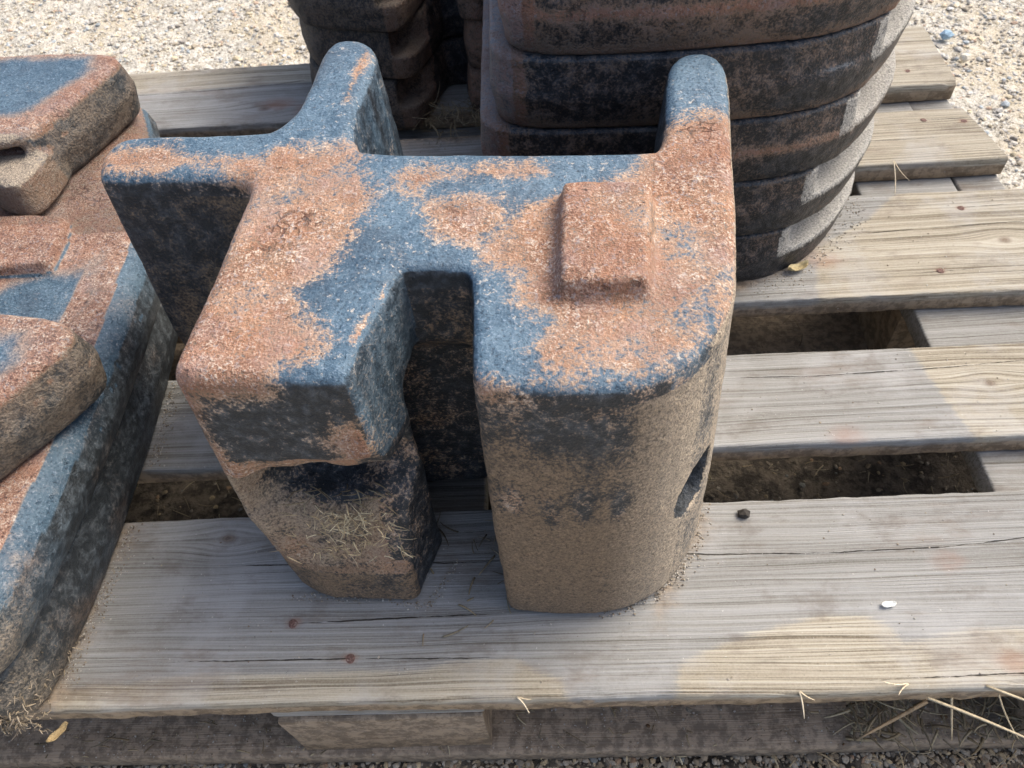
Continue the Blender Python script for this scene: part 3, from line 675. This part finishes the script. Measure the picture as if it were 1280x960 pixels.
# ---- left pile: two flat castings and a third lying on top of them
def left_pile():
    for k in range(2):
        z0 = k*T; z1 = z0+T-.0008; dx = [.003, .014][k]; dyy = [0, .004][k]
        P_ = [(-.838, .006), (-.826, -.003), (-.812, .003), (-.806, .03), (-.800, .10), (-.800, .22), (-.806, .32), (-.822, .40), (-.845, .47), (-.88, .55), (-1.0, .58), (-1.25, .57), (-1.27, .3), (-1.26, .03), (-1.1, .005)]
        P_ = [(a+dx, b+dyy) for a, b in P_]
        g = Grid((-1.29, -.02, z0-.006), (-.78, .60, z1+.018), .0026); Z = g.Z
        F = ext(g.p(P_, 1)-drf(Z, z0, z1, .007 if k else .006), Z, z0, z1, .015 if k else .006)
        if k == 1:
            pd = ext(g.p([(-.945, .356), (-.862, .354), (-.853, .346), (-.848, .298), (-.856, .291), (-.95, .291)], 1)+np.maximum(Z-z1, 0)*.35-.002, Z, z1-.01, z1+.012, .0022)
            F = smin(F, pd, .0035)
        V, Q = nets(np.ascontiguousarray(F).astype(np.float32), g); V, N = finish(V, Q, .0006, 60+k, .0005)
        x, y, z = V.T; nx, ny, nz = N.T
        blue = zones(V, [[(-.885, .279), (-.852, .291), (-.828, .290), (-.818, .27), (-.822, .242), (-.87, .24), (-.90, .255)]], .012)
        edge = (nz > .35) & (nz < .93)
        rust = np.where(nz > .6, -blue*1.0-.1, -.60+.9*fbm(V, 16, 3, 5))
        rust = np.where(edge & (x > -.83), -.6, rust)
        rust = np.where((nz > .6) & (x > -.828) & (x < -.815) & (k == 1), .6, rust) if k else -.6+.9*fbm(V, 14, 3, 15)
        pad = (z > z1+.003); rust = np.where(pad, .9, rust) if k else rust
        blue_mix = np.where(nz > .30, .95 if k else .25, .30-.12*(1-k)+.4*fbm(V, 18, 3, 12)); 
        dust = -.75+1.15*sst(-y, -.09, .01)*(nz < .5)+.35*sst(.03-z, 0, .03)
        dust = np.where((nz > .5) & (y > .34), .1, dust)
        pale = .45*sst(-y, -.06, -.0)
        o0 = np.array([-1.03, .3, z0]); root = empty('tractor_weight', o0)
        tag(root, ['dark blue iron weight at the bottom of the left pile, lying on the pallet',
                   'blue and rusty iron weight with raised pad, beneath angled weight in left pile'][k], 'tractor weight', 'weights piled at the left edge')
        def part_of(c):
            L = np.zeros(len(c), int)
            if k: L[(psdf([(-.955, .362), (-.857, .359), (-.842, .346), (-.842, .292), (-.852, .286), (-.96, .286)], c[:, 0], c[:, 1]) < 0) & (c[:, 2] > z1-.001)] = 1
            return L
        split_parts('w', V, Q, N, dict(rust=rust, blue_mix=blue_mix, dust=dust, pale=pale), M_LEFT, root, part_of, ['body', 'raised_pad'], o0)
    # angled weight on top
    z0 = 2*T+.0005; z1 = z0+T-.003
    P_ = [(-.845, .098), (-.826, .088), (-.815, .100), (-.772, .163), (-.768, .178), (-.776, .188), (-.80, .197), (-.86, .206), (-.93, .215), (-.965, .24), (-.972, .30), (-.965, .36), (-.945, .385), (-.905, .392), (-.884, .402), (-.872, .425), (-.846, .490), (-.843, .508), (-.853, .522), (-.90, .527), (-1.0, .53), (-1.12, .50), (-1.15, .3), (-1.12, .12), (-1.0, .09)]
    g = Grid((-1.17, .065, z0-.006), (-.75, .55, z1+.006), .0024); Z = g.Z
    F = ext(g.p(P_, 1)-drf(Z, z0, z1, .006), Z, z0, z1, .006)
    # hook recess in the end of the far arm and the pointed lug below it
    rc = ext(g.p([(-1.0, .36), (-.892, .36), (-.892, .408), (-.91, .420), (-1.0, .420)], 1), Z, z0+.026, z1-.010, .004)
    F = smax(F, -rc, .004)
    lug = ext(g.p([(-.985, .42), (-.935, .40), (-.925, .368), (-.893, .352), (-.878, .358), (-.872, .385), (-.872, .42)], 1)+(Z-z0)*.15, Z, z0+.004, z0+.034, .004)
    F = smin(F, lug, .005)
    V, Q = nets(np.ascontiguousarray(F).astype(np.float32), g); V, N = finish(V, Q, .0007, 71, .0005)
    x, y, z = V.T; nx, ny, nz = N.T
    blue = zones(V, [[(-1.1, .518), (-.868, .516), (-.864, .495), (-.889, .445), (-.91, .428), (-1.1, .43)], [(-.9, .12), (-.825, .115), (-.793, .158), (-.80, .178), (-.9, .19)]], .012)
    rust = np.where(nz > .6, -blue-.1, -.35+.5*fbm(V, 25, 3, 3)); rust = np.where((nz > .3) & (nz < .9), .6, rust)
    lugm = (y < .40) & (y > .34) & (x > -.95); rust = np.where(lugm, .2, rust)
    blue_mix = np.where(nz > .4, 1.1, .12); dust = np.where(nz < .5, .15+.3*fbm(V, 30, 2, 9), -.8); pale = np.where(lugm & (nz > .5), .7, .1); dust = np.where(lugm & (nz > .5), .7, dust)
    o0 = np.array([-.95, .3, z0]); root = empty('tractor_weight', o0)
    tag(root, 'forked iron weight with grimy sides lying at an angle on top of the left pile', 'tractor weight', 'weights piled at the left edge')
    def part_of(c):
        L = np.zeros(len(c), int); L[(c[:, 1] > .41) & (c[:, 0] > -.96)] = 1; L[(c[:, 1] < .21) & (c[:, 0] > -.93)] = 2
        L[(c[:, 1] < .41) & (c[:, 1] > .34) & (c[:, 0] > -.955)] = 3; return L
    split_parts('w', V, Q, N, dict(rust=rust, blue_mix=blue_mix, dust=dust, pale=pale), M_LEFT, root, part_of, ['body', 'arm', 'arm', 'hook_lug'], o0)
left_pile()

# ------------------------------------------------------------------ straw and litter
def hollow():
    sp = []
    for _ in range(230):
        z = .062+(.102-.062)*(1-random.random()**1.5); x = random.gauss(-.600, .013) if z > .08 or random.random() < .5 else random.gauss(-.592, .026); y = .0715+(z-.05)*.24-.001
        x = min(-.57, max(-.643, x)); a = random.uniform(0, 6.28)
        c = shade(random.choice(STRAWC), random.uniform(.8, 1.6))
        sp.append(((x, y-.0012, z+.001), (math.cos(a), .25*math.sin(a)-.1, math.sin(a)*.9), random.uniform(.003, .011), random.uniform(.0002, .0005), (random.uniform(-.4, .4), random.uniform(-.2, .2)), c))
    for _ in range(35):
        a = random.uniform(0, 6.28); c = tuple(.6*q for q in random.choice(STRAWC))
        sp.append(((random.uniform(-.632, -.575), random.uniform(.084, .10), random.uniform(.104, .112)), (math.cos(a), -.4, .3*math.sin(a)), random.uniform(.006, .018), .0004, (.2, .1), c))
    return sp
tag(stalks('chopped_straw', hollow()), 'short bits of chopped straw caught in the hook recess of the front weight', 'straw', kind='stuff')
tag(stalks('straw_litter', litter((-.60, .615), (-.515, .66), 190, lambda x, y: .002+random.random()*.018, (.008, .035), .6) +
           litter((-.57, .04), (-.50, .13), 25, lambda x, y: .001, (.004, .02), .55)),
    'tangled dry straw and dirt lying between the two rear stacks', 'straw', kind='stuff')
tag(stalks('ground_litter', litter((-1.2, .0), (.0, .8), 1500, lambda x, y: GZ+.014+random.random()*.018, (.004, .02), .5) +
           litter((-.265, .0), (-.11, .075), 380, lambda x, y: -.120+random.random()*.02, (.006, .024), .5, (.0004, .0014)) + litter((-.9, .0), (.0, .085), 260, lambda x, y: -.121, (.003, .012), .7) +
           litter((-.5, -.06), (.02, .0), 120, lambda x, y: GZ+.005, (.006, .025), .9) +
           litter((-1.6, .8), (.9, 1.7), 600, lambda x, y: GZ+.006, (.006, .022), 1.1) + litter((.0, .0), (.5, .8), 500, lambda x, y: GZ+.006, (.006, .022), 1.1)),
    'bits of straw and wood debris strewn on the ground under and round the pallet', 'straw', kind='stuff')
def fuzz():
    sp = []
    for _ in range(900):   # dry fibrous crust at the near corner of the left pile
        u = random.random(); x = -.865+u*.065; y = random.uniform(-.012, .05)*(1 if u > .3 else .7); z = max(.0, .004+random.random()**1.5*(.045-.3*max(0, x+.82)))
        if y > .0 and x < -.818: y = -.004-random.random()*.006
        c = shade(random.choice([(.42, .34, .23), (.36, .30, .22), (.28, .23, .17)]), random.uniform(.5, 1.1))
        sp.append(((x, y, z), (random.uniform(-1, 1), random.uniform(-1, .3), random.uniform(-.6, .8)), random.uniform(.002, .007), random.uniform(.0003, .0008), (random.uniform(-.6, .6), random.uniform(-.5, .5)), c))
    return sp
tag(stalks('fibre_crust', fuzz()), 'pale fibrous crust of dirt and straw at the near corner of the left pile', 'dirt', kind='stuff')
def crumbs():
    n = 2600; C = []; 
    lines = [([(-.806, .02), (-.797, .10), (-.795, .2), (-.80, .30)], .006, 1000), ([(-.375, .17), (-.37, .135), (-.383, .095), (-.41, .07), (-.45, .055)], .005, 500), ([(-.66, .075), (-.60, .072), (-.565, .065), (-.545, .10)], .003, 260), ([(-.30, .352), (-.25, .372), (-.20, .42), (-.165, .48)], .012, 420), ([(-.61, .61), (-.52, .62)], .02, 260)]
    for pts, w, m in lines:
        pts = np.array(pts)
        for _ in range(m):
            i = random.randrange(len(pts)-1); t = random.random(); p = pts[i]*(1-t)+pts[i+1]*t; C.append((p[0]+abs(random.gauss(0, w)), p[1]+random.gauss(0, w*.6), .0004))
    for _ in range(2600): C.append((random.uniform(-.95, 0), random.uniform(.0, .09), -.1225))
    for _ in range(500): C.append((random.uniform(-.8, 0), random.choice([random.uniform(.01, .135), random.uniform(.19, .27), random.uniform(.34, .47)]), .0003))
    C = np.array(C); on = np.zeros(len(C), bool)
    for k in range(5): on |= (C[:, 1] > BY[2*k]+.003) & (C[:, 1] < BY[2*k+1]-.003)
    C = C[on | (C[:, 2] < -.1)]; C = C[rng.permutation(len(C))]; S = rng.uniform(.0002, .0008, len(C)); Tt = np.array([(.36, .33, .28), (.28, .24, .18), (.18, .14, .10), (.44, .42, .37)])[rng.choice(4, len(C))]
    tag(pebbles('dirt_crumbs', C, S, Tt, M_STONE, .8), 'fine crumbs of dirt lying on the boards along the foot of the weights', 'dirt', kind='stuff')
crumbs()
BIG = [((-.250, -.001, -.004), (.07, -.025, -.012), .082, 'longest pale straw stalk sticking out under the front board at right', .0011),
       ((-.232, .001, -.012), (.012, -.02, -.05), .038, 'short upright straw piece crossed by the long stalk at the right', .0012),
       ((-.245, .001, -.018), (-.05, -.02, -.03), .05, 'brown straw stalk leaning down to the left below the front board', .0013),
       ((-.205, .001, -.008), (.02, -.022, -.045), .045, 'thin straw stalk hanging at the far right below the front board', .0009),
       ((-.215, .004, .001), (.06, -.02, -.015), .06, 'straw stalk lying over the board edge near the right corner of the photo', .0010)]
for p, d, L, lb, w in BIG:
    c = (.40, .34, .23) if 'brown' not in lb else (.25, .19, .12)
    o = stalks('straw_stalk', [((0, 0, 0), d, L, w, (random.uniform(-.1, .1), .05), c)]); o.location = p; tag(o, lb, 'straw', 'large straw stalks by the front board')
for p, d, L, lb in [((-.328, .003, .001), (.006, -.012, -.016), .016, 'small forked straw splinter hanging on the front board edge right of centre'),
                    ((-.262, .006, .002), (-.02, -.004, .002), .018, 'curled straw fibre lying on the front board edge at the right'),
                    ((-.503, .004, .001), (.012, -.01, -.002), .012, 'small pale splinter on the front board edge below the weight'),
                    ((-.115, .520, .004), (.006, -.03, -.028), .036, 'thin grass blade hanging over the edge of the fourth board')]:
    o = stalks('straw_splinter', [((0, 0, 0), d, L, .0007, (.25, .2), (.6, .52, .38)), ((.0005, 0, 0), (d[0]+.012, d[1], d[2]), L*.7, .0006, (-.2, .1), (.55, .46, .32))])
    o.location = p; tag(o, lb, 'straw')
def leaf(name, loc, L, w, rz, tint, label, cat, curl=.5):
    V, Q = [], []; n = 10; m = 4
    for top in (1, 0):
        for i in range(n+1):
            t = i/n; ww = w*math.sin(math.pi*min(.97, t*.94+.03))**.7*(1+.15*math.sin(9*t))
            for j in range(m+1):
                s = j/m*2-1; V.append((L*(t-.5), ww*s, .0012*top*.5+curl*w*s*s+curl*.25*L*(2*t-1)**2+.0004*math.sin(11*t+4*s)))
    k = (n+1)*(m+1)
    for i in range(n):
        for j in range(m):
            a = i*(m+1)+j; Q.append((a, a+m+1, a+m+2, a+1)); Q.append((k+a, k+a+1, k+a+m+2, k+a+m+1))
    rim = [j for j in range(m+1)]+[i*(m+1)+m for i in range(1, n+1)]+[n*(m+1)+j for j in range(m-1, -1, -1)]+[i*(m+1) for i in range(n-1, 0, -1)]
    for a, b in zip(rim, rim[1:]+rim[:1]): Q.append((a, b, k+b, k+a))
    o = link(name, mesh_np(name, V, Q, {'tint': np.tile(np.array(tint), (len(V), 1))}), M_STRAW); o.location = loc; o.rotation_euler = (0, 0, rz)
    return tag(o, label, cat)
leaf('paint_flake', (-.258, .057, .0008), .010, .0022, .1, (.66, .66, .62), 'small white flake lying on the grey front board at the right', 'flake', .25)
leaf('dry_leaf', (-.245, .372, .0015), .020, .0045, .3, (.50, .42, .24), 'small curled dry leaf on the third board beside the right rear stack', 'leaf', .8)
leaf('dry_leaf', (-.800, -.009, -.010), .015, .0028, .9, (.36, .27, .14), 'small curled yellow leaf hanging below the near corner of the left pile', 'leaf', .7)
for (x, y, s, lb) in [(-.339, .126, .0042, 'dark dirt lump on the front board right of the tall weight'), (.165, .948, .011, 'pale pebble just beyond the far right corner of the pallet'), (.162, 1.016, .010, 'blue grey pebble on the gravel at the upper right')]:
    z = .0012 if y < .5 else GZ+.003
    tn = (.05, .045, .04) if y < .5 else ((.62, .58, .48) if y < 1 else (.28, .40, .50))
    o = pebbles('pebble' if y > .5 else 'dirt_lump', np.array([[0, 0, 0.]]), np.array([s]), np.array([tn]), M_STONE, .6); o.location = (x, y, z+s*.3); tag(o, lb, 'pebble' if y > .5 else 'dirt')
